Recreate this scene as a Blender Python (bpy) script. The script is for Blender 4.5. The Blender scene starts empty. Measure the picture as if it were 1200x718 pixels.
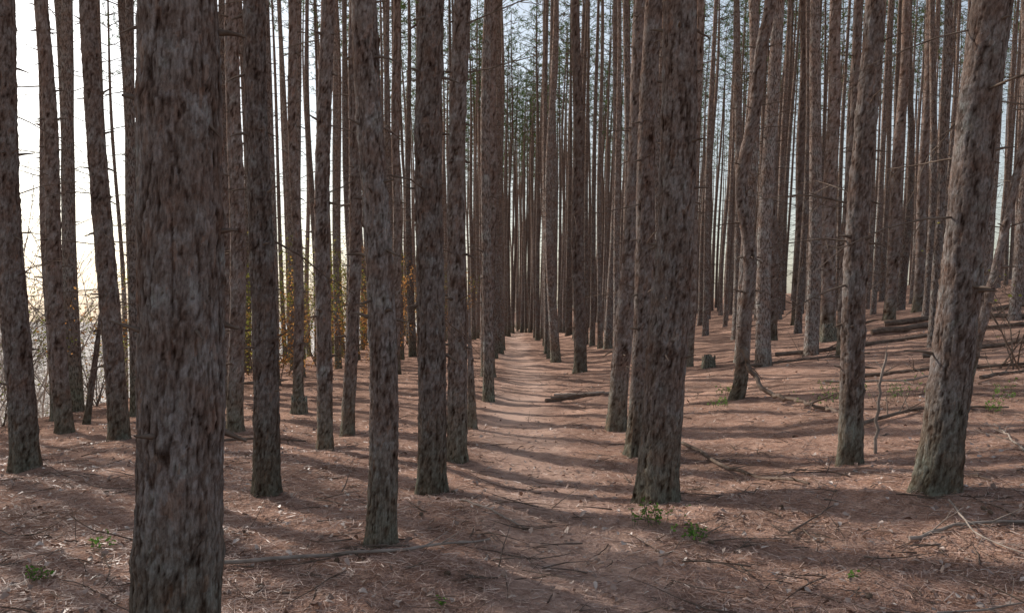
import bpy, math, numpy as np
from mathutils import Vector, noise, Matrix
R=np.random.RandomState(7)
SUN_AZ=-50.0; SUN_EL=31.0
scene=bpy.context.scene
# ------------------------------------------------------------ helpers
def sp(t,k=3.0):
    return np.logaddexp(0,t*k)/k
def vn(x,y,seed=0.0):
    xi=np.floor(x);yi=np.floor(y);fx=x-xi;fy=y-yi
    fx=fx*fx*(3-2*fx);fy=fy*fy*(3-2*fy)
    def h(a,b):
        s=np.sin(a*127.1+b*311.7+seed*17.3)*43758.5453
        return s-np.floor(s)
    return (h(xi,yi)*(1-fx)+h(xi+1,yi)*fx)*(1-fy)+(h(xi,yi+1)*(1-fx)+h(xi+1,yi+1)*fx)*fy-0.5
def pathx(y): return 0.22+0.16*np.sin(y*0.33)
def terrain(x,y,fine=True):
    x=np.asarray(x,dtype=float);y=np.asarray(y,dtype=float)
    r=sp(x-1.6); r=np.where(r<24,r,24+8*(1-np.exp(-(np.maximum(r,24)-24)/8)))
    z=0.13*r
    l=sp(-x-2.1); l=np.minimum(l,40); z=z-0.055*l
    l2=sp(-x-9.5,1.5); l2=np.where(l2<14,l2,14+6*(1-np.exp(-(np.maximum(l2,14)-14)/6)))
    z=z-0.36*l2
    p=np.exp(-((x-pathx(y))/0.5)**2)
    near=1/(1+(np.abs(y)/70)**4)
    z=z-0.055*p
    z=z+near*(1-0.5*p)*(0.16*vn(x*0.45,y*0.45,1)+0.10*vn(x*1.3,y*1.3,2))
    if fine:
        z=z+near*(1-0.4*p)*(0.035*vn(x*4,y*4,3)+0.020*vn(x*10,y*10,4)+0.010*vn(x*25,y*25,5))
    return z
def T(x,y): return float(terrain(x,y))
class MB:
    def __init__(s): s.v=[];s.f=[];s.m=[];s.n=0
    def add(s,v,f,m=0):
        v=np.asarray(v,dtype=np.float32).reshape(-1,3); f=np.asarray(f,dtype=np.int32)
        s.v.append(v); s.f.append(f+s.n); s.m.append(np.full(len(f),m,dtype=np.int32)); s.n+=len(v)
    def tube(s,pts,rad,sides=6,m=0,cap=True):
        pts=np.asarray(pts,dtype=float); n=len(pts); rad=np.asarray(rad,dtype=float)*np.ones(n)
        tg=np.gradient(pts,axis=0); tg/=np.linalg.norm(tg,axis=1)[:,None]+1e-9
        ref=np.array([0,0,1.0]) if abs(tg[:,2]).mean()<0.8 else np.array([1.0,0,0])
        a=np.cross(tg,ref); a/=np.linalg.norm(a,axis=1)[:,None]+1e-9
        b=np.cross(tg,a)
        th=np.linspace(0,2*np.pi,sides,endpoint=False)
        V=pts[:,None,:]+rad[:,None,None]*(np.cos(th)[None,:,None]*a[:,None,:]+np.sin(th)[None,:,None]*b[:,None,:])
        i=np.arange(n-1)[:,None]*sides; j=np.arange(sides)[None,:]; k=(j+1)%sides
        F=np.stack([i+j,i+k,i+sides+k,i+sides+j],-1).reshape(-1,4)
        s.add(V.reshape(-1,3),F,m)
        if cap:
            for e in (0,n-1):
                s.add(np.vstack([V[e],pts[e][None]]),np.array([[q,(q+1)%sides,sides] for q in range(sides)]),m)
    def pack(s):
        V=np.concatenate(s.v); q=[(f,m) for f,m in zip(s.f,s.m) if f.shape[1]==4]; t=[(f,m) for f,m in zip(s.f,s.m) if f.shape[1]==3]
        g=lambda l,k:(np.concatenate([a for a,_ in l]),np.concatenate([b for _,b in l])) if l else (np.zeros((0,k),np.int32),np.zeros(0,np.int32))
        return V,g(q,4),g(t,3)
    def addpack(s,pk,V):
        for F,M in (pk[1],pk[2]):
            if len(F): s.f.append(F+s.n); s.m.append(M)
        s.v.append(V.astype(np.float32)); s.n+=len(V)
    def mesh(s,name,mats,smooth=True):
        V=np.concatenate(s.v) ; me=bpy.data.meshes.new(name)
        loops=np.concatenate([f.reshape(-1) for f in s.f]); tot=np.concatenate([np.full(len(f),f.shape[1]) for f in s.f])
        st=np.concatenate([[0],np.cumsum(tot)[:-1]])
        me.vertices.add(len(V)); me.vertices.foreach_set('co',V.reshape(-1))
        me.loops.add(len(loops)); me.loops.foreach_set('vertex_index',loops.astype(np.int32))
        me.polygons.add(len(tot)); me.polygons.foreach_set('loop_start',st.astype(np.int32)); me.polygons.foreach_set('loop_total',tot.astype(np.int32))
        me.polygons.foreach_set('material_index',np.concatenate(s.m).astype(np.int32))
        me.polygons.foreach_set('use_smooth',np.full(len(tot),smooth))
        for m in mats: me.materials.append(m)
        me.update(calc_edges=True)
        return me
def obj(name,me,parent=None,loc=(0,0,0)):
    o=bpy.data.objects.new(name,me); scene.collection.objects.link(o); o.location=loc
    if parent is not None: o.parent=parent
    return o
# ------------------------------------------------------------ materials
def newmat(name):
    m=bpy.data.materials.new(name); m.use_nodes=True; nt=m.node_tree; nt.nodes.clear()
    return m,nt,nt.nodes,nt.links
def node(N,t,**k):
    n=N.new(t)
    for a,b in k.items(): setattr(n,a,b)
    return n
def ramp(N,stops,interp='LINEAR'):
    r=N.new('ShaderNodeValToRGB'); e=r.color_ramp.elements; r.color_ramp.interpolation=interp
    while len(e)<len(stops): e.new(0.5)
    for q,(p,c) in zip(e,stops): q.position=p; q.color=(c[0],c[1],c[2],1)
    return r
def mixc(N,L,fac,a,b,mode='MIX'):
    n=N.new('ShaderNodeMix'); n.data_type='RGBA'; n.blend_type=mode
    for sock,val in ((n.inputs[0],fac),(n.inputs[6],a),(n.inputs[7],b)):
        if hasattr(val,'is_output'): L.new(val,sock)
        elif isinstance(val,(int,float)): sock.default_value=val
        else: sock.default_value=(val[0],val[1],val[2],1)
    return n.outputs[2]
def bark(name,attr,gain=1.0):
    m,nt,N,L=newmat(name)
    out=node(N,'ShaderNodeOutputMaterial'); b=node(N,'ShaderNodeBsdfDiffuse'); L.new(b.outputs[0],out.inputs[0])
    tc=node(N,'ShaderNodeTexCoord'); oi=node(N,'ShaderNodeObjectInfo')
    add=node(N,'ShaderNodeVectorMath',operation='ADD'); L.new(tc.outputs['Object'],add.inputs[0]); L.new(oi.outputs['Location'],add.inputs[1])
    mp=node(N,'ShaderNodeMapping'); mp.inputs['Scale'].default_value=(1,1,0.30); L.new(add.outputs[0],mp.inputs[0])
    n1=node(N,'ShaderNodeTexNoise'); n1.inputs['Scale'].default_value=5; n1.inputs['Detail'].default_value=6 if attr else 3; n1.inputs['Roughness'].default_value=0.75; L.new(add.outputs[0],n1.inputs['Vector'])
    rn1=ramp(N,[(0.30,(0.205,0.140,0.112)),(0.47,(0.205,0.166,0.147)),(0.58,(0.245,0.220,0.207)),(0.70,(0.29,0.295,0.275))]); L.new(n1.outputs['Fac'],rn1.inputs[0])
    col=rn1.outputs[0]
    sx=node(N,'ShaderNodeSeparateXYZ'); L.new(tc.outputs['Object'],sx.inputs[0])
    mu=node(N,'ShaderNodeMapRange'); mu.inputs[1].default_value=2; mu.inputs[2].default_value=11.0; mu.inputs[3].default_value=0.0; mu.inputs[4].default_value=0.45; L.new(sx.outputs[2],mu.inputs[0])
    col=mixc(N,L,mu.outputs[0],col,(0.27,0.170,0.125))
    mr=node(N,'ShaderNodeMapRange'); mr.inputs[1].default_value=0.0; mr.inputs[2].default_value=0.9; mr.inputs[3].default_value=1.0; mr.inputs[4].default_value=0.0; L.new(sx.outputs[2],mr.inputs[0])
    mm=node(N,'ShaderNodeMath',operation='MULTIPLY'); L.new(mr.outputs[0],mm.inputs[0]); L.new(n1.outputs['Fac'],mm.inputs[1])
    col=mixc(N,L,mm.outputs[0],col,(0.11,0.13,0.075))
    n2=node(N,'ShaderNodeTexNoise'); n2.inputs['Scale'].default_value=75 if attr else 45; n2.inputs['Detail'].default_value=4 if attr else 1; n2.inputs['Roughness'].default_value=0.7; L.new(mp.outputs[0],n2.inputs['Vector'])
    rf=ramp(N,[(0.32,(0.56,0.52,0.50)),(0.66,(1.3,1.3,1.3))] if attr else [(0.38,(0.42,0.38,0.36)),(0.58,(1.15,1.15,1.15))]); L.new(n2.outputs['Fac'],rf.inputs[0])
    col=mixc(N,L,1.0,col,rf.outputs[0],'MULTIPLY')
    rand=oi.outputs['Random']
    if attr:
        ac=node(N,'ShaderNodeAttribute',attribute_name='cell')
        rc=ramp(N,[(0.0,(0.78,0.70,0.66)),(0.4,(0.95,0.93,0.92)),(0.75,(1.12,1.13,1.16)),(1.0,(1.08,0.90,0.80))]); L.new(ac.outputs['Fac'],rc.inputs[0])
        col=mixc(N,L,1.0,col,rc.outputs[0],'MULTIPLY')
        at=node(N,'ShaderNodeAttribute',attribute_name='plate')
        ra=ramp(N,[(0.05,(0.18,0.135,0.115)),(0.30,(0.60,0.54,0.51)),(0.62,(1.12,1.12,1.12))]); L.new(at.outputs['Fac'],ra.inputs[0])
        col=mixc(N,L,1.0,col,ra.outputs[0],'MULTIPLY')
    else:
        g=node(N,'ShaderNodeNewGeometry'); rand=g.outputs['Random Per Island']
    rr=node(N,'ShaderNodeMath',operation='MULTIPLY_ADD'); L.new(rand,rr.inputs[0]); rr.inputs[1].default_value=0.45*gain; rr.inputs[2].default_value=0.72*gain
    tn=node(N,'ShaderNodeVectorMath',operation='SCALE'); tn.inputs[0].default_value=(1,1,1); L.new(rr.outputs[0],tn.inputs['Scale'])
    col=mixc(N,L,1.0,col,tn.outputs[0],'MULTIPLY')
    L.new(col,b.inputs['Color'])
    bp=node(N,'ShaderNodeBump'); bp.inputs['Strength'].default_value=1.0; bp.inputs['Distance'].default_value=0.012 if attr else 0.025; L.new(n2.outputs['Fac'],bp.inputs['Height']); L.new(bp.outputs[0],b.inputs['Normal'])
    return m
def simple(name,stops,rough=0.8,transl=0.0,island=True,noise_scale=None,spec=False):
    m,nt,N,L=newmat(name)
    out=node(N,'ShaderNodeOutputMaterial')
    r=ramp(N,stops)
    if island:
        g=node(N,'ShaderNodeNewGeometry'); L.new(g.outputs['Random Per Island'],r.inputs[0])
    else:
        tc=node(N,'ShaderNodeTexCoord'); n=node(N,'ShaderNodeTexNoise'); n.inputs['Scale'].default_value=noise_scale or 8; n.inputs['Detail'].default_value=3; L.new(tc.outputs['Object'],n.inputs['Vector']); L.new(n.outputs['Fac'],r.inputs[0])
    if spec: b=node(N,'ShaderNodeBsdfPrincipled'); b.inputs['Roughness'].default_value=rough; L.new(r.outputs[0],b.inputs['Base Color'])
    else: b=node(N,'ShaderNodeBsdfDiffuse'); L.new(r.outputs[0],b.inputs['Color'])
    if transl>0:
        t=node(N,'ShaderNodeBsdfTranslucent'); L.new(r.outputs[0],t.inputs[0]); mx=node(N,'ShaderNodeMixShader'); mx.inputs[0].default_value=transl
        L.new(b.outputs[0],mx.inputs[1]); L.new(t.outputs[0],mx.inputs[2]); L.new(mx.outputs[0],out.inputs[0])
    else: L.new(b.outputs[0],out.inputs[0])
    return m
M_bark=bark('pine_bark',True,0.97)
M_barkd=bark('pine_bark_distant',False,1.08)  # colour lifted to make up for weaker sky fill on far trunks
M_needle=simple('pine_needles_green',[(0,(0.05,0.085,0.03)),(0.5,(0.08,0.12,0.04)),(1,(0.12,0.15,0.05))],0.6,0.4)
M_twig=simple('dead_twig',[(0.3,(0.10,0.07,0.055)),(0.7,(0.21,0.165,0.135))],0.85,0,False,12)
M_pale=simple('bleached_twig',[(0.3,(0.20,0.165,0.14)),(0.7,(0.36,0.30,0.26))],0.8,0,False,12)
M_haze=simple('haze_white_brush',[(0.3,(0.42,0.38,0.34)),(0.7,(0.55,0.50,0.46))],0.8,0,False,12)  # near-white twig colour paints in the bright haze on the left
M_leafy=simple('yellow_green_leaves',[(0,(0.14,0.18,0.03)),(0.6,(0.26,0.27,0.06)),(1,(0.36,0.26,0.08))],0.6,0.5)
M_orange=simple('warm_lit_russet_leaves',[(0,(0.42,0.18,0.06)),(1,(0.56,0.31,0.11))],0.6,0.5)  # leaf orange also paints in the warm sunlit band at mid-left
M_green=simple('seedling_leaves',[(0,(0.08,0.18,0.03)),(1,(0.18,0.32,0.07))],0.5,0.4)
M_litter=simple('needle_litter',[(0,(0.23,0.125,0.09)),(0.5,(0.43,0.265,0.205)),(0.9,(0.58,0.41,0.33)),(1,(0.68,0.55,0.47))],0.5,spec=True)
M_dleaf=simple('dead_leaves',[(0,(0.17,0.10,0.07)),(0.6,(0.35,0.24,0.19)),(1,(0.54,0.44,0.38))],0.5,spec=True)
M_cone=simple('pine_cone',[(0.3,(0.10,0.07,0.05)),(0.7,(0.22,0.16,0.12))],0.8,0,False,30)
M_white=simple('blaze_paint',[(0.3,(0.72,0.72,0.70)),(0.7,(0.82,0.82,0.80))],0.6,0,False,20)
def groundmat():
    m,nt,N,L=newmat('needle_covered_ground')
    out=node(N,'ShaderNodeOutputMaterial'); b=node(N,'ShaderNodeBsdfDiffuse'); L.new(b.outputs[0],out.inputs[0])
    g=node(N,'ShaderNodeNewGeometry')
    def nz(s,d=6,ro=0.6,vec=None):
        n=node(N,'ShaderNodeTexNoise'); n.inputs['Scale'].default_value=s; n.inputs['Detail'].default_value=d; n.inputs['Roughness'].default_value=ro; L.new(vec or g.outputs['Position'],n.inputs['Vector']); return n
    a=nz(0.8,3); bb=nz(7,5,0.75); c=nz(60,3,0.7)
    r1=ramp(N,[(0.3,(0.29,0.175,0.130)),(0.5,(0.45,0.285,0.220)),(0.75,(0.60,0.425,0.345))]); L.new(bb.outputs['Fac'],r1.inputs[0])
    r2=ramp(N,[(0.35,(0.55,0.53,0.51)),(0.65,(1.22,1.20,1.18))]); L.new(c.outputs['Fac'],r2.inputs[0])
    r3=ramp(N,[(0.35,(0.64,0.64,0.64)),(0.62,(1.18,1.16,1.14))]); L.new(a.outputs['Fac'],r3.inputs[0])
    col=mixc(N,L,1,r1.outputs[0],r2.outputs[0],'MULTIPLY'); col=mixc(N,L,1,col,r3.outputs[0],'MULTIPLY')
    at=node(N,'ShaderNodeAttribute',attribute_name='path')
    col=mixc(N,L,at.outputs['Fac'],col,(0.58,0.405,0.325))
    sx=node(N,'ShaderNodeSeparateXYZ'); L.new(g.outputs['Position'],sx.inputs[0])
    mr=node(N,'ShaderNodeMapRange'); mr.inputs[1].default_value=-13; mr.inputs[2].default_value=-22; L.new(sx.outputs[0],mr.inputs[0])
    rg=ramp(N,[(0.3,(0.58,0.53,0.48)),(0.7,(0.72,0.68,0.63))]); L.new(a.outputs['Fac'],rg.inputs[0])  # far left field, its paleness painted in for the white valley haze
    col=mixc(N,L,mr.outputs[0],col,rg.outputs[0])
    L.new(col,b.inputs['Color'])
    bp=node(N,'ShaderNodeBump'); bp.inputs['Strength'].default_value=0.8; bp.inputs['Distance'].default_value=0.025; L.new(c.outputs['Fac'],bp.inputs['Height']); L.new(bp.outputs[0],b.inputs['Normal'])
    return m
M_ground=groundmat()
# ------------------------------------------------------------ ground sheet
yn=[1.0]
while yn[-1]<900: yn.append(yn[-1]*1.014+0.004)
ys=np.concatenate([-np.array([300,150,80,50,35,25,18,14,11,9,7,5.5,4.2,3.2,2.4,1.8,1.2,0.6,0.1]),np.linspace(0.3,0.95,8),np.array(yn)])
u=np.linspace(-1,1,420); xs=np.sinh(u*7.2)/math.sinh(7.2)*800
X,Y=np.meshgrid(xs,ys)
Z=terrain(X,Y)
mb=MB(); nx=len(xs); i=np.arange(len(ys)-1)[:,None]*nx; j=np.arange(nx-1)[None,:]
mb.add(np.stack([X,Y,Z],-1),np.stack([i+j,i+j+1,i+nx+j+1,i+nx+j],-1).reshape(-1,4))
gme=mb.mesh('forest_ground',[M_ground])
pa=np.exp(-((X-pathx(Y))/0.55)**4)*np.clip(0.20+0.8*(vn(X*1.3,Y*1.3,9)+0.5),0,0.8); at=gme.attributes.new('path','FLOAT','POINT'); at.data.foreach_set('value',pa.reshape(-1).astype(np.float32))
obj('forest_ground',gme)
# ------------------------------------------------------------ tree parts
def twig(mb,p,dirv,L,r,m,sub=0,rs=R,sides=4,droop=0.15,n=5):
    d=np.array(dirv,dtype=float); d/=np.linalg.norm(d); pts=[np.array(p,dtype=float)]
    for q in range(n-1):
        d=d+rs.normal(0,0.10,3)+np.array([0,0,-droop*0.3]); d/=np.linalg.norm(d); pts.append(pts[-1]+d*L/(n-1))
    mb.tube(pts,np.linspace(r,r*0.25,n),sides,m,cap=False)
    for q in range(sub):
        k=rs.randint(1,n-1); sd=d+rs.normal(0,0.6,3); twig(mb,pts[k],sd,L*rs.uniform(0.3,0.6),r*0.5,m,max(0,sub-3),rs,3,droop,n)
def crown_into(mb,mn,mtw,rs,H=20.0,h0=9.5,dens=1.0,wide=1.0):
    tri=[];
    h=h0
    while h<H-0.1:
        t=(h-h0)/(H-h0); Lm=(1.9*(1-t**1.4)+0.35)*(0.55+0.45*min(1,t*4))*wide
        nb=rs.randint(2,5)
        a0=rs.uniform(0,6.28)
        for q in range(nb):
            a=a0+q*6.283/nb+rs.normal(0,0.25); L=Lm*rs.uniform(0.6,1.15); up=0.15+0.5*t
            n=4; s=np.linspace(0,1,n)
            P=np.stack([np.cos(a)*L*s,np.sin(a)*L*s,h+L*up*s+0.12*L*s*s],-1); P[1:]+=rs.normal(0,0.05,(n-1,3))
            mb.tube(P,np.linspace(0.022,0.006,n),3,mtw,cap=False)
            nc=int((2+3*L/2)*dens)
            for c in range(nc):
                tt=rs.uniform(0.4,1.0); k=min(int(tt*(n-1)),n-2); base=P[k]+(P[k+1]-P[k])*(tt*(n-1)-k)
                side=rs.normal(0,1,3)*np.array([0.25,0.25,0.1])*(1.1-0.5*tt); base=base+side
                nn=9; dv=rs.normal(0,1,(nn,3)); dv[:,2]+=0.4; dv/=np.linalg.norm(dv,axis=1)[:,None]
                ln=rs.uniform(0.16,0.28,(nn,1)); w=np.cross(dv,rs.normal(0,1,(nn,3))); w/=np.linalg.norm(w,axis=1)[:,None]; w*=0.016
                b0=base+dv*0.02; tri.append(np.stack([b0-w,b0+w,b0+dv*ln],1))
        h+=rs.uniform(0.45,0.75)
    tr=np.concatenate(tri).reshape(-1,3); mb.add(tr,np.arange(len(tr)).reshape(-1,3),mn)
def stubs(mb,rs,center,radius,z0,z1,m,p_long=0.12,p=0.6,sub=3,gap=0.5,thick=1.0,n=5,sides=4):
    z=z0+rs.uniform(0,gap)
    while z<z1:
        a0=rs.uniform(0,6.28)
        for q in range(5):
            if rs.rand()>p: continue
            a=a0+q*1.257+rs.normal(0,0.3); c=center(z); r=radius(z)
            base=(c[0]+np.cos(a)*r*0.85,c[1]+np.sin(a)*r*0.85,z+rs.normal(0,0.03))
            d=(np.cos(a),np.sin(a),rs.uniform(-0.25,0.35))
            if rs.rand()<p_long and z>1.6: twig(mb,base,d,rs.uniform(0.4,1.7),rs.uniform(0.007,0.012),m,sub,rs,sides,0.25,n)
            else: twig(mb,base,d,rs.uniform(0.05,0.20)+r*0.2,rs.uniform(0.010,0.019)*thick,m,0,rs,sides,0.15,n)
        z+=gap*rs.uniform(0.8,1.25)
cpk=[]
for k in range(4):
    rs=np.random.RandomState(100+k); mb=MB(); crown_into(mb,0,1,rs,20,12.0+0.5*k,1.1); cpk.append(mb.pack())
def near_tree(x,y,dia,lx,ly=0.0,wave=(),seed=0,H=None,crown=True,plong=0.12,name='pine_tree',p=0.58,sub=3):
    rs=np.random.RandomState(1000+seed); d=math.hypot(x,y); r0=dia/2*0.95
    H=H or rs.uniform(18.5,21.5); zt=T(x,y)
    e=obj(name,None,None,(x,y,zt-0.02)); e.empty_display_size=0.2
    sides=int(min(160,max(18,2*math.pi*r0/(d*0.0020)))); dz=max(0.010,d*0.0027); ztop=min(H-0.3,2.0+0.40*d)
    zz=np.concatenate([np.arange(-0.25,ztop,dz),np.linspace(ztop,H,18)])
    amp=0.011 if d<16 else 0.006
    ph=rs.uniform(0,6.28,6); o=rs.uniform(-50,50,3)
    def center(z):
        cx=lx*z; cy=ly*z
        for (A,k,f) in wave: cx=cx+A*(math.sin(k*z+f)-math.sin(f))*math.exp(-max(0,z-9)*0.3)
        cx+=0.03*(math.sin(1.1*z+ph[0])-math.sin(ph[0])); cy+=0.02*(math.sin(0.9*z+ph[1])-math.sin(ph[1]))
        return cx,cy
    def radius(z):
        t=max(0,z)/H; return max(0.012,r0*(1-0.86*t**1.25)*(1+0.22*math.exp(-max(z,0)/0.14)))
    nod=rs.uniform(0,0.5); V=[];A=[];C=[]
    sc=30.0 if dia>0.3 else 34.0
    th=np.linspace(0,2*math.pi,sides,endpoint=False); ct=np.cos(th); st=np.sin(th)
    kn=[(rs.uniform(0.5,ztop),rs.uniform(0,6.28)) for _ in range(int(ztop*2.5))]  # branch scars
    for z in zz:
        cx,cy=center(z); r=radius(z); dn=((z-nod+0.25)%0.5)-0.25; bul=0.010*math.exp(-(dn/0.05)**2)*(r/0.15)
        fl=0.10*math.exp(-max(z,0)/0.22)
        loc=[(kz,ka) for kz,ka in kn if abs(kz-z)<0.10]
        for q in range(sides):
            c=ct[q]; s=st[q]; rr=r*(1+fl*math.sin(5*th[q]+ph[2])+0.03*math.sin(2*th[q]+ph[3]+z*0.7))+bul*(0.3+0.7*math.sin(2*th[q]+ph[4]+z*9))
            if z<ztop:
                px=c*r*sc+o[0]; py=s*r*sc+o[1]; pz=z*sc*0.40+o[2]
                w=noise.noise((px*0.5,py*0.5,pz*0.4))*1.0; w2=noise.noise((px*1.4,py*1.4+7,pz*1.0))*0.7
                dd,pp=noise.voronoi((px+w+w2,py-w+w2,pz+w2*2.0+w*1.8)); vor=min(1.0,(dd[1]-dd[0])*2.6)
                rg=min(1.0,abs(noise.noise((px*0.62+31,py*0.62,pz*0.17)))*5.5)          # long vertical fissures
                rg2=min(1.0,abs(noise.noise((px*1.3,py*1.3+11,pz*0.55)))*5.0)
                f=0.40*vor+0.36*rg+0.24*rg2
                f2=noise.noise((px*2.4,py*2.4,pz*2.0)); f3=noise.noise((px*0.3,py*0.3,pz*0.35))
                k=0.0
                for kz,ka in loc:
                    da=(th[q]-ka+3.14159)%6.28318-3.14159; k=max(k,math.exp(-((da*r/0.028)**2+((z-kz)/0.025)**2)))
                rr+=amp*1.25*(f-0.6)+amp*0.5*f2+amp*0.7*f3+0.012*k; A.append(max(0.0,min(1,(f*0.95+f2*0.3-0.08)*(1-0.8*k)))); h=math.sin(pp[0][0]*12.9+pp[0][1]*78.2+pp[0][2]*37.7)*4375.5; C.append(h-math.floor(h))
            else: A.append(0.6);C.append(0.5)
            V.append((cx+c*rr,cy+s*rr,z))
    n=len(zz); mb=MB(); i=np.arange(n-1)[:,None]*sides; j=np.arange(sides)[None,:]; k=(j+1)%sides
    mb.add(V,np.stack([i+j,i+k,i+sides+k,i+sides+j],-1).reshape(-1,4))
    me=mb.mesh('trunk',[M_bark])
    at=me.attributes.new('plate','FLOAT','POINT'); at.data.foreach_set('value',np.array(A,dtype=np.float32))
    at=me.attributes.new('cell','FLOAT','POINT'); at.data.foreach_set('value',np.array(C,dtype=np.float32))
    obj('trunk',me,e)
    mb=MB(); stubs(mb,rs,center,radius,0.9,min(H,9),0,plong,p,sub,0.45,1.1); 
    if mb.n: obj('dead_branches',mb.mesh('dead_branches',[M_twig]),e)
    if crown:
        pk=cpk[seed%4]; a=rs.uniform(0,6.28); V=pk[0]; hz=V[:,2]*H/20
        cc=np.array([center(z) for z in np.linspace(0,H,40)]); ox=np.interp(hz,np.linspace(0,H,40),cc[:,0]); oy=np.interp(hz,np.linspace(0,H,40),cc[:,1])
        mb=MB(); mb.addpack(pk,np.stack([V[:,0]*math.cos(a)-V[:,1]*math.sin(a)+ox,V[:,0]*math.sin(a)+V[:,1]*math.cos(a)+oy,hz],-1))
        obj('crown',mb.mesh('crown',[M_needle,M_twig]),e)
    return e
near=[ # x, y, diameter, lean
(-1.49,3.9,0.385,0.012,()),(-5.40,9.86,0.30,-0.045,()),(-6.80,13.5,0.26,-0.055,()),(-5.34,12.07,0.28,-0.067,((0.05,0.9,0.5),)),
(-3.77,12.06,0.235,-0.006,()),(-2.13,7.7,0.225,-0.017,()),(-2.16,10.25,0.19,0.006,()),(-2.22,11.98,0.19,0.02,()),
(-0.90,6.11,0.205,-0.027,((0.02,1.4,0.3),)),(-0.72,7.91,0.265,0.009,()),(-0.60,9.5,0.22,0.019,()),(-0.60,22.2,0.38,0.014,()),
(1.225,7.49,0.35,0.040,()),(1.38,9.9,0.24,0.045,()),(1.374,11.7,0.27,0.060,()),(1.77,23.0,0.36,-0.009,()),
(3.38,13.4,0.22,0.072,((0.12,1.35,0.0),(0.04,3.1,1.0))),(4.24,21.5,0.30,0.035,()),(3.13,8.24,0.225,0.065,((0.05,1.3,2.2),)),(3.16,6.63,0.325,0.125,()),
(8.5,23.9,0.42,0.038,()),(11.9,28.0,0.40,0.06,()),(7.3,25.0,0.33,0.01,()),(10.2,31.8,0.36,0.03,()),(13.7,30.0,0.36,0.05,()),
(-2.95,22.5,0.26,0.0,()),(-4.1,17.0,0.21,-0.02,()),(-5.2,16.2,0.22,-0.03,()),(-8.4,16.4,0.24,-0.05,()),
(6.9,18.5,0.26,0.05,()),(-7.6,20.3,0.22,-0.03,()),
]
for k,(x,y,dm,lx,wv) in enumerate(near):
    pl={16:0.45,18:0.32,19:0.35,2:0.25,3:0.25,1:0.2,0:0.0,8:0.05,9:0.05,12:0.08,17:0.3,29:0.35}.get(k,0.14)
    near_tree(x,y,dm,lx,R.normal(0,0.01),wv,k,plong=pl,p=0.4 if k==0 else 0.58)
near_tree(5.7,11.2,0.13,0.24,0.02,((0.05,1.0,0),),77,H=9,crown=False,plong=0.5,name='dead_leaning_tree',sub=5)
near_tree(-7.2,15.0,0.12,0.15,0.0,(),78,H=3.2,crown=False,plong=0.1,name='dead_leaning_tree')
near_tree(-0.54,12.1,0.13,0.0,0.0,(),79,H=1.6,crown=False,plong=0,name='dead_snag',p=0.3)
# ------------------------------------------------------------ distant forest (one joined mesh)
def template(k,h0,wide,dens):
    rs=np.random.RandomState(500+k); mb=MB(); ph=rs.uniform(0,6.28,4); A=rs.uniform(0.02,0.12)
    cen=lambda z:(A*(math.sin(0.5*z+ph[0])-math.sin(ph[0])),A*(math.sin(0.4*z+ph[1])-math.sin(ph[1])))
    rad=lambda z:0.135*(1-0.86*(max(0,z)/20)**1.25)*(1+0.25*math.exp(-max(z,0)/0.2))
    zz=np.concatenate([[-0.4,0,0.2,0.6],np.linspace(1.5,20,20)]); 
    pts=np.array([[*cen(z),z] for z in zz]); mb.tube(pts,[rad(z)+rs.normal(0,0.004) for z in zz],9,0,cap=False)
    stubs(mb,rs,cen,rad,1.0,min(12.5,h0),1,0.30,0.48,2,0.5,1.0,3,3)
    crown_into(mb,2,1,rs,20,h0,dens,wide)
    return mb.pack()
tmpl=[template(k,14.0+0.5*(k%4),1.0,0.85) for k in range(8)]
edge=[template(20+k,7+k,1.2,1.7) for k in range(4)]  # low dense crowns, shaped to shade the foreground from outside the view
taken=[(a[0],a[1]) for a in near]
rows=[-0.62-1.62*k for k in range(7)]+[1.45+1.85*k for k in range(22)]
cand=[]
for rx in rows:
    y=-2+R.uniform(0,2)
    while y<72:
        y+=R.uniform(1.8,3.3); cand.append((rx+R.normal(0,0.12),y,0.26 if rx<12 else 0.14,0))
for q in range(150): cand.append((R.uniform(-9,32),R.uniform(70,108),0.0,0))
for q in range(60): cand.append((R.uniform(-2.6,3.2),R.uniform(58,100),0.0,0))
for q in range(8): cand.append((R.uniform(-17,-10.5),R.uniform(20,46),0.0,0))
for q in range(34):    # unseen stand added on the slope to the left to shade the foreground
    yy=R.uniform(9,34); x=-R.uniform(0.62*yy+4.0,0.62*yy+14); cand.append((min(x,-8),yy,0.0,1))
cnt=0; mb=MB()
for x,yy,pt,ed in cand:
    infr=abs(x)<0.60*yy+0.5 and yy>0
    lim=15.5 if x<0 else 17
    if infr and yy<lim: continue
    if not infr and (math.hypot(x,yy)<3 or x>0): continue
    if R.rand()<pt: continue
    if x>1 and x<12 and 17<yy<27 and R.rand()<0.45: continue
    if min((x-a)**2+(yy-b)**2 for a,b in taken)<1.3: continue
    s=R.uniform(0.65,1.15) if not ed else 1.0
    lean=np.clip(0.004*x,-0.03,0.05)+R.normal(0,0.010)
    M=(Matrix.Rotation(lean,3,'Y')@Matrix.Rotation(R.normal(0,0.010),3,'X')@Matrix.Rotation(R.uniform(0,6.28),3,'Z'))
    pk=edge[R.randint(4)] if ed else tmpl[R.randint(8)]
    V=pk[0]*np.array([s,s,R.uniform(0.95,1.1)]); V=V@np.array(M).T+np.array([x,yy,T(x,yy)-0.05])
    mb.addpack(pk,V); cnt+=1
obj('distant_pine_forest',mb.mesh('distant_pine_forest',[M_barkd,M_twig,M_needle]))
print('distant',cnt,mb.n)
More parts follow.
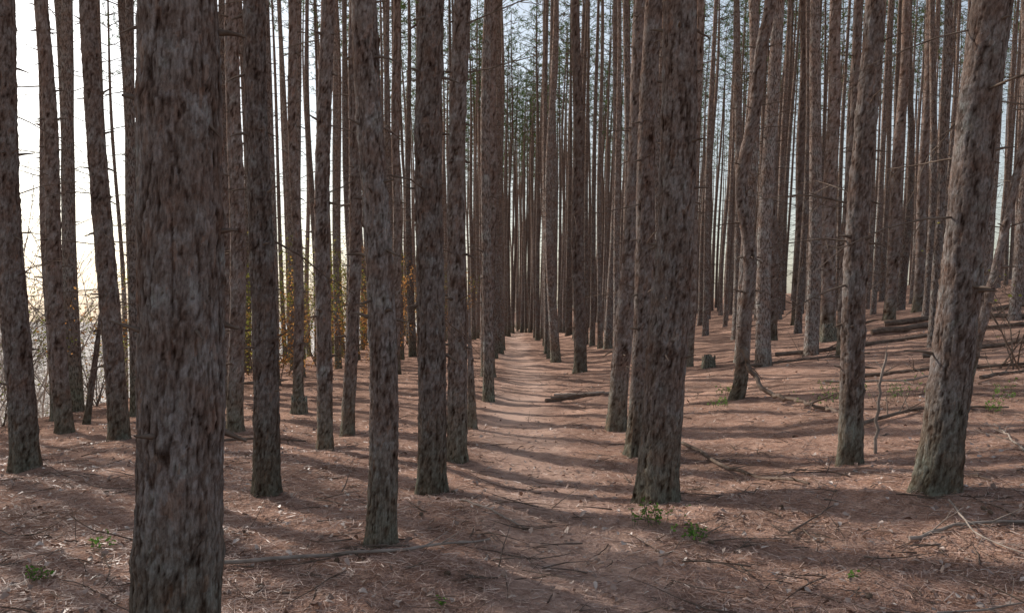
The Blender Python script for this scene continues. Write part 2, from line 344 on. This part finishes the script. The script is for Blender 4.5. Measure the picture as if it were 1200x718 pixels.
# ------------------------------------------------------------ litter
def scatter(n,ymin,ymax,pw=2.0):
    y=ymin*(ymax/ymin)**(R.rand(n)**(1/pw*2.0)); x=R.uniform(-1,1,n)*(0.64*y+0.8); return x,y
def quads(name,n,L,W,ymin,ymax,mat,lift=0.004,tilt=0.15,shape='q'):
    x,y=scatter(n,ymin,ymax); z=terrain(x,y)+lift+R.rand(n)*0.006
    a=R.uniform(0,6.283,n); l=R.uniform(L[0],L[1],n)/2; w=R.uniform(W[0],W[1],n)/2
    t=R.normal(0,tilt,n); dx=np.cos(a)*l; dy=np.sin(a)*l; dz=t*l; ex=-np.sin(a)*w; ey=np.cos(a)*w; ez=R.normal(0,0.4,n)*w
    P=np.stack([x,y,z+np.abs(dz)*0.7],-1); D=np.stack([dx,dy,dz],-1); E=np.stack([ex,ey,ez],-1)
    mb=MB()
    if shape=='q': V=np.stack([P-D-E,P-D+E,P+D+E,P+D-E],1); mb.add(V.reshape(-1,3),np.arange(4*n).reshape(-1,4))
    else:
        up=np.zeros_like(P); up[:,2]=w*0.7
        V=np.stack([P-D,P-D*0.4+E+up,P+D*0.3+E*0.9+up*0.6,P+D,P+D*0.3-E*0.9+up,P-D*0.4-E+up*0.3],1)
        mb.add(V.reshape(-1,3),np.arange(6*n).reshape(-1,6))
    return obj(name,mb.mesh(name,[mat],False))
quads('pine_needle_litter',150000,(0.05,0.12),(0.002,0.004),2.6,13,M_litter,0.003,0.12)
quads('fallen_leaves',5500,(0.025,0.07),(0.018,0.038),2.6,24,M_dleaf,0.01,0.3,'l')
mb=MB()
for k in range(1500):
    y=2.8*(24/2.8)**R.rand(); x=R.uniform(-1,1)*(0.62*y+0.5); a=R.uniform(0,6.28); L=R.uniform(0.08,0.65)
    z=T(x,y)+0.012; r=R.uniform(0.002,0.008); twig(mb,(x,y,z),(math.cos(a),math.sin(a),0.06),L,r,0,0,R,3,0.0)
    if R.rand()<0.5:
        for q in range(2):
            t=R.uniform(0.2,0.6)*L; a2=a+R.choice([-1,1])*R.uniform(0.4,0.9); twig(mb,(x+math.cos(a)*t,y+math.sin(a)*t,z+0.01),(math.cos(a2),math.sin(a2),0.05),L*0.45,r*0.6,0,0,R,3,0.0)
obj('fallen_twigs',mb.mesh('fallen_twigs',[M_twig]))
mb=MB()
for k in range(30):
    y=3*(14/3)**R.rand(); x=R.uniform(-1,1)*0.6*y; z=T(x,y)+0.015; a=R.uniform(0,6.28); ax=np.array([math.cos(a),math.sin(a),0.1]); bx=np.array([-math.sin(a),math.cos(a),0]); cx=np.array([0,0,1.0])
    n=7; s=np.linspace(-1,1,n); mb.tube(np.array([x,y,z])+np.outer(s*0.025,ax),0.013*np.sqrt(1.02-s*s),7,0)
    for q in range(36):
        t=q/36; th=q*2.4; c=np.array([x,y,z])+ax*(t*2-1)*0.024; rr=0.014*math.sqrt(max(0.1,1-(2*t-1)**2)); o=math.cos(th)*bx+math.sin(th)*cx; tg=-math.sin(th)*bx+math.cos(th)*cx
        mb.add([c+o*rr*0.7-tg*0.005,c+o*rr*0.7+tg*0.005,c+o*rr*1.5+ax*0.007],[[0,1,2]])
obj('pine_cones',mb.mesh('pine_cones',[M_cone],False))
# ------------------------------------------------------------ fallen branches / logs
def stick(name,pts,r0,r1,mat,sub=6,hz=0.0,seed=0,subL=0.3):
    rs=np.random.RandomState(300+seed); P=[]
    pts=[np.array(p,dtype=float) for p in pts]
    for a,b in zip(pts[:-1],pts[1:]):
        for t in np.linspace(0,1,7)[:-1]: P.append(a+(b-a)*t)
    P.append(pts[-1]); P=np.array(P)
    if P.shape[1]==2: P=np.column_stack([P,[T(p[0],p[1]) for p in P]]); P[:,2]=np.convolve(np.pad(P[:,2],2,'edge'),np.ones(5)/5,'valid')+r0*0.8+hz
    P[1:-1]+=rs.normal(0,0.6*r0,(len(P)-2,3))*np.array([1,1,0.5])
    mb=MB(); mb.tube(P,np.linspace(r0,r1,len(P)),8,0)
    for q in range(sub):
        k=rs.randint(2,len(P)-1); d=(P[k]-P[k-1])/np.linalg.norm(P[k]-P[k-1])+rs.normal(0,0.6,3)*np.array([1,1,0.5])+np.array([0,0,0.15]); twig(mb,P[k],d,rs.uniform(0.3,1)*subL,r0*0.35,0,1,rs)
    return obj(name,mb.mesh(name,[mat]))
stick('fallen_branch',[(-1.95,5.70),(-0.81,5.83),(-0.15,6.12)],0.015,0.007,M_pale,8,0.01,1)
stick('fallen_branch',[(-0.41,7.1),(-0.1,6.7),(0.09,6.5)],0.010,0.005,M_pale,3,0.01,2)
stick('fallen_branch',[(1.96,10.2),(2.18,8.5),(2.4,7.17)],0.022,0.011,M_twig,8,0.03,3)
stick('fallen_branch',[(3.42,13.2,1.05),(3.5,13.0,0.72),(3.66,12.6,0.42),(3.85,12.1,T(3.85,12.1)+0.10),(3.98,11.4,T(3.98,11.4)+0.05),(3.95,10.5,T(3.95,10.5)+0.05)],0.042,0.018,M_twig,6,0,4,0.5)
stick('fallen_branch',[(2.55,5.7),(3.0,5.75),(3.5,5.7)],0.014,0.007,M_pale,6,0.01,5)
stick('fallen_branch',[(3.05,6.2),(2.85,5.5),(2.95,4.9)],0.008,0.003,M_pale,7,0.05,6)
stick('fallen_branch',[(2.2,4.6),(2.9,4.5)],0.007,0.003,M_pale,5,0.02,7)
stick('fallen_branch',[(-2.7,5.0),(-2.2,4.4),(-1.9,4.3)],0.007,0.003,M_twig,5,0.03,8)
stick('fallen_branch',[(0.9,4.5),(1.5,4.2)],0.006,0.003,M_twig,5,0.01,9)
stick('fallen_branch',[(3.8,9.8),(4.7,10.3),(5.6,10.0)],0.025,0.01,M_twig,10,0.03,10,0.7)
stick('fallen_branch',[(-4.2,10.8),(-3.3,11.3),(-2.6,11.2)],0.02,0.01,M_twig,8,0.03,11)
stick('fallen_branch',[(4.2,7.2),(4.7,8.4),(5.0,9.2)],0.012,0.005,M_pale,8,0.03,13,0.5)
stick('fallen_branch',[(1.9,6.1),(2.4,6.6)],0.008,0.004,M_twig,6,0.02,14,0.4)
stick('fallen_branch',[(4.8,13.6),(5.8,12.8),(6.5,13.2)],0.02,0.008,M_pale,10,0.05,15,0.8)
stick('dead_sapling',[(3.54,8.66,T(3.54,8.66)-0.05),(3.57,8.66,T(3.54,8.66)+0.5),(3.66,8.66,T(3.54,8.66)+0.97)],0.018,0.012,M_pale,5,0,12)
for k,(a,b,r) in enumerate([((9.2,22.7),(13.5,21.6),0.08),((6.0,20.2),(12.5,19.0),0.05),((7.5,16.2),(10.5,15.2),0.045),((5.6,14.6),(8.2,13.4),0.035),((10.5,25),(15,24),0.08),((4.5,17.5),(7.5,18.6),0.03),((6.5,12.3),(8,12.8),0.03)]):
    m=((a[0]+b[0])/2,(a[1]+b[1])/2+0.15); stick('fallen_log',[a,m,b],r,r*0.6,M_twig,9,0.02,20+k,0.8)
e=obj('log_pile',None)
for k,(a,b,r) in enumerate([((0.62,16.2),(1.65,16.7),0.04),((0.8,16.7),(1.7,16.3),0.035),((0.7,16.0),(1.35,16.1),0.03),((1.1,16.9),(1.9,16.9),0.035)]):
    o=stick('log_%d'%k,[a,b],r,r*0.8,M_pale if k%2 else M_twig,3,0.04*(k%3),40+k,0.4); o.parent=e
def stump(x,y,r,h,seed):
    rs=np.random.RandomState(seed); n=24; th=np.linspace(0,6.283,n,endpoint=False); mb=MB(); rings=[]
    for t in np.linspace(0,1,8):
        rr=r*(1+0.5*(1-t)**3)*(1+0.12*np.sin(5*th+seed)+rs.normal(0,0.03,n)); z=-0.1+(h+0.1)*t+(rs.uniform(-0.25,0.25,n)*h if t==1 else 0)
        rings.append(np.stack([np.cos(th)*rr,np.sin(th)*rr,z+np.zeros(n)],-1))
    rings.append(rings[-1]*np.array([0.6,0.6,0.7])); V=np.concatenate(rings); m=len(rings)
    i=np.arange(m-1)[:,None]*n; j=np.arange(n)[None,:]; k=(j+1)%n
    mb.add(V,np.stack([i+j,i+k,i+n+k,i+n+j],-1).reshape(-1,4)); 
    mb.add(np.vstack([rings[-1],[[0,0,h*0.5]]]),[[q,(q+1)%n,n] for q in range(n)])
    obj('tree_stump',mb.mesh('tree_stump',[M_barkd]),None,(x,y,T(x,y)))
stump(4.5,20.3,0.14,0.26,1); stump(8.2,22.9,0.2,0.4,2); stump(-3.4,14.2,0.12,0.25,3)
# ------------------------------------------------------------ small plants and shrubs
def leaves(mb,P,size,m,rs):
    n=len(P); d=rs.normal(0,1,(n,3)); d[:,2]*=0.4; d/=np.linalg.norm(d,axis=1)[:,None]; w=np.cross(d,rs.normal(0,1,(n,3))); w/=np.linalg.norm(w,axis=1)[:,None]
    s=rs.uniform(0.6,1.2,(n,1))*size; V=np.stack([P,P+d*s*0.5+w*s*0.3,P+d*s,P+d*s*0.5-w*s*0.3],1); mb.add(V.reshape(-1,3),np.arange(4*n).reshape(-1,4),m)
def seedling(x,y,h,n,seed,mat=M_green,size=0.028):
    rs=np.random.RandomState(seed); mb=MB()
    for q in range(n):
        bx=rs.normal(0,h*0.45); by=rs.normal(0,h*0.45); a=rs.uniform(0,6.28); hh=h*rs.uniform(0.5,1.1); z0=T(x+bx,y+by)-T(x,y)
        P=np.array([[bx,by,z0],[bx+math.cos(a)*hh*0.15,by+math.sin(a)*hh*0.15,z0+hh*0.6],[bx+math.cos(a)*hh*0.4,by+math.sin(a)*hh*0.4,z0+hh]])
        mb.tube(P,[0.002,0.0016,0.001],3,1,cap=False)
        t=rs.uniform(0.3,1,7); LP=P[0]+(P[2]-P[0])*t[:,None]; leaves(mb,LP,size,0,rs)
    obj('green_seedling',mb.mesh('green_seedling',[mat,M_twig],False),None,(x,y,T(x,y)))
for k,(x,y,h,n) in enumerate([(1.06,6.5,0.18,26),(1.25,6.15,0.12,18),(-3.0,5.6,0.09,9),(-2.9,6.2,0.10,11),(4.2,11.8,0.3,26),(4.6,12.2,0.25,22),(3.0,12.8,0.16,16),(5.4,9.9,0.2,16),(-0.4,5.0,0.04,3),(0.3,4.2,0.04,3),(2.0,5.2,0.05,4),(-3.3,9.2,0.12,8),(3.5,14.5,0.2,16),(5.9,10.6,0.25,16),(4.9,11.2,0.3,22)]):
    seedling(x,y,h,n,600+k)
def shrubmesh(h,seed,nleaf=900,spread=1.0,lsize=0.075):
    rs=np.random.RandomState(seed); mb=MB(); tips=[]
    def br(p,d,L,r,lv):
        pts=[np.array(p)]; d=np.array(d)/np.linalg.norm(d)
        for q in range(4):
            d=d+rs.normal(0,0.14,3); d/=np.linalg.norm(d); pts.append(pts[-1]+d*L/4)
        mb.tube(pts,np.linspace(r,r*0.5,5),4,1,cap=False); 
        if lv<2: tips.extend(pts[1:])
        if lv>0:
            for q in range(4): k=rs.randint(1,5); br(pts[k],d+rs.normal(0,0.55,3),L*0.55,r*0.5,lv-1)
    for q in range(5):
        a=rs.uniform(0,6.28); br((rs.normal(0,0.1),rs.normal(0,0.1),-0.05),(math.cos(a)*0.4*spread,math.sin(a)*0.4*spread,1),h*0.6,0.014*max(1,h/4),3)
    tp=np.array(tips)
    if nleaf: P=tp[rs.randint(len(tp),size=nleaf)]+rs.normal(0,0.06,(nleaf,3)); leaves(mb,P,lsize,0,rs)
    return mb
def shrub(x,y,h,seed,mat,nleaf=900,spread=1.0,lsize=0.075,name='understory_shrub',tw=None):
    mb=shrubmesh(h,seed,nleaf,spread,lsize)
    obj(name,mb.mesh(name,[mat,tw or M_twig],False),None,(x,y,T(x,y)))
sh=[(-7.6,22,3.6,M_leafy,2000),(-6.2,25,4.5,M_leafy,2600),(-9,19,3.0,M_orange,500),(-10.0,17.5,2.6,M_leafy,300),(-11,22,3.5,M_leafy,500),(-8.3,28,5.0,M_leafy,2600),(-4.6,30,3.2,M_orange,2000),(-5.5,21,2.0,M_orange,900),(-9.8,33,5.0,M_leafy,2600),(-12.5,27,4,M_leafy,900),(-3.8,35,3.8,M_orange,2000),(-6.4,34,4.5,M_leafy,2800),(-7.0,40,6.0,M_orange,3000),(-5.9,27,3.0,M_orange,1500),(-4.9,38,5,M_leafy,2500)]
for k,(x,y,h,mt,nl) in enumerate(sh): shrub(x,y,h,700+k,mt,nl)
for k,(x,y,h) in enumerate([(-7.9,12.8,2.2),(-9.2,15.2,2.6),(-11.5,19.5,3.5),(-10.8,17.0,3)]):
    shrub(x,y,h,730+k,M_leafy,30,1.2,name='bare_shrub',tw=M_pale)
shrub(7.6,13.5,2.4,750,M_leafy,40,1.3,name='bare_shrub')
# leafless thicket below the forest edge, coloured pale to read as bright haze: one object
var=[shrubmesh(7.0,760+k,0,1.1).pack() for k in range(4)]; mb=MB()
for q in range(60):
    y=R.uniform(20,75); x=-R.uniform(13.5,0.62*y+6) if 0.62*y+6>13.5 else -14
    pk=var[R.randint(4)]; a=R.uniform(0,6.28); s=R.uniform(0.7,1.5); V=pk[0]*s
    mb.addpack(pk,np.stack([V[:,0]*math.cos(a)-V[:,1]*math.sin(a)+x,V[:,0]*math.sin(a)+V[:,1]*math.cos(a)+y,V[:,2]+T(x,y)],-1))
obj('distant_bare_thicket',mb.mesh('distant_bare_thicket',[M_haze,M_haze],False))
mb=MB()
bx,by=-0.60+0.014*1.5,22.2-0.19
V=[];W,Hh=0.055,0.08
for yy in (0,0.012):
    for (a,c) in ((-W,-Hh*0.9),(-W*0.8,-Hh),(W*0.8,-Hh),(W,-Hh*0.9),(W,Hh*0.9),(W*0.8,Hh),(-W*0.8,Hh),(-W,Hh*0.9)): V.append((a,yy,c))
mb.add(V,[list(range(8)),list(range(15,7,-1))]); mb.add(V,[[q,(q+1)%8,8+(q+1)%8,8+q] for q in range(8)])
obj('trail_blaze',mb.mesh('trail_blaze',[M_white],False),None,(bx,by,1.45))
# ------------------------------------------------------------ light
az=math.radians(SUN_AZ); el=math.radians(SUN_EL)
S=Vector((math.sin(az)*math.cos(el),math.cos(az)*math.cos(el),math.sin(el)))
sd=bpy.data.lights.new('sun','SUN'); sd.energy=5; sd.angle=math.radians(0.6); sd.color=(1.0,0.94,0.86)
so=bpy.data.objects.new('sun',sd); scene.collection.objects.link(so); so.rotation_euler=S.to_track_quat('Z','Y').to_euler(); so.location=S*60
w=bpy.data.worlds.new('World'); scene.world=w; w.use_nodes=True; nt=w.node_tree
sky=nt.nodes.new('ShaderNodeTexSky'); sky.sky_type='NISHITA'; sky.sun_disc=False; sky.sun_elevation=el; sky.sun_rotation=az%(2*math.pi); sky.dust_density=2.0; sky.air_density=1.2
hs=nt.nodes.new('ShaderNodeHueSaturation'); hs.inputs['Saturation'].default_value=0.6; hs.inputs['Value'].default_value=1.1  # sky colour desaturated to whiten it, and brightened to add fill light
bg=nt.nodes['Background']; bg.inputs[1].default_value=0.15; nt.links.new(sky.outputs[0],hs.inputs['Color']); nt.links.new(hs.outputs[0],bg.inputs[0])
cd=bpy.data.cameras.new('camera'); cam=bpy.data.objects.new('camera',cd); scene.collection.objects.link(cam)
cd.sensor_width=36; cd.lens=36*1039/1200; cd.clip_end=3000; cd.clip_start=0.05
cam.location=(0,0,1.6); cam.rotation_euler=(math.radians(90.33),0,0)
scene.camera=cam
scene.view_settings.view_transform='Standard'; scene.view_settings.look='None'; scene.view_settings.exposure=0
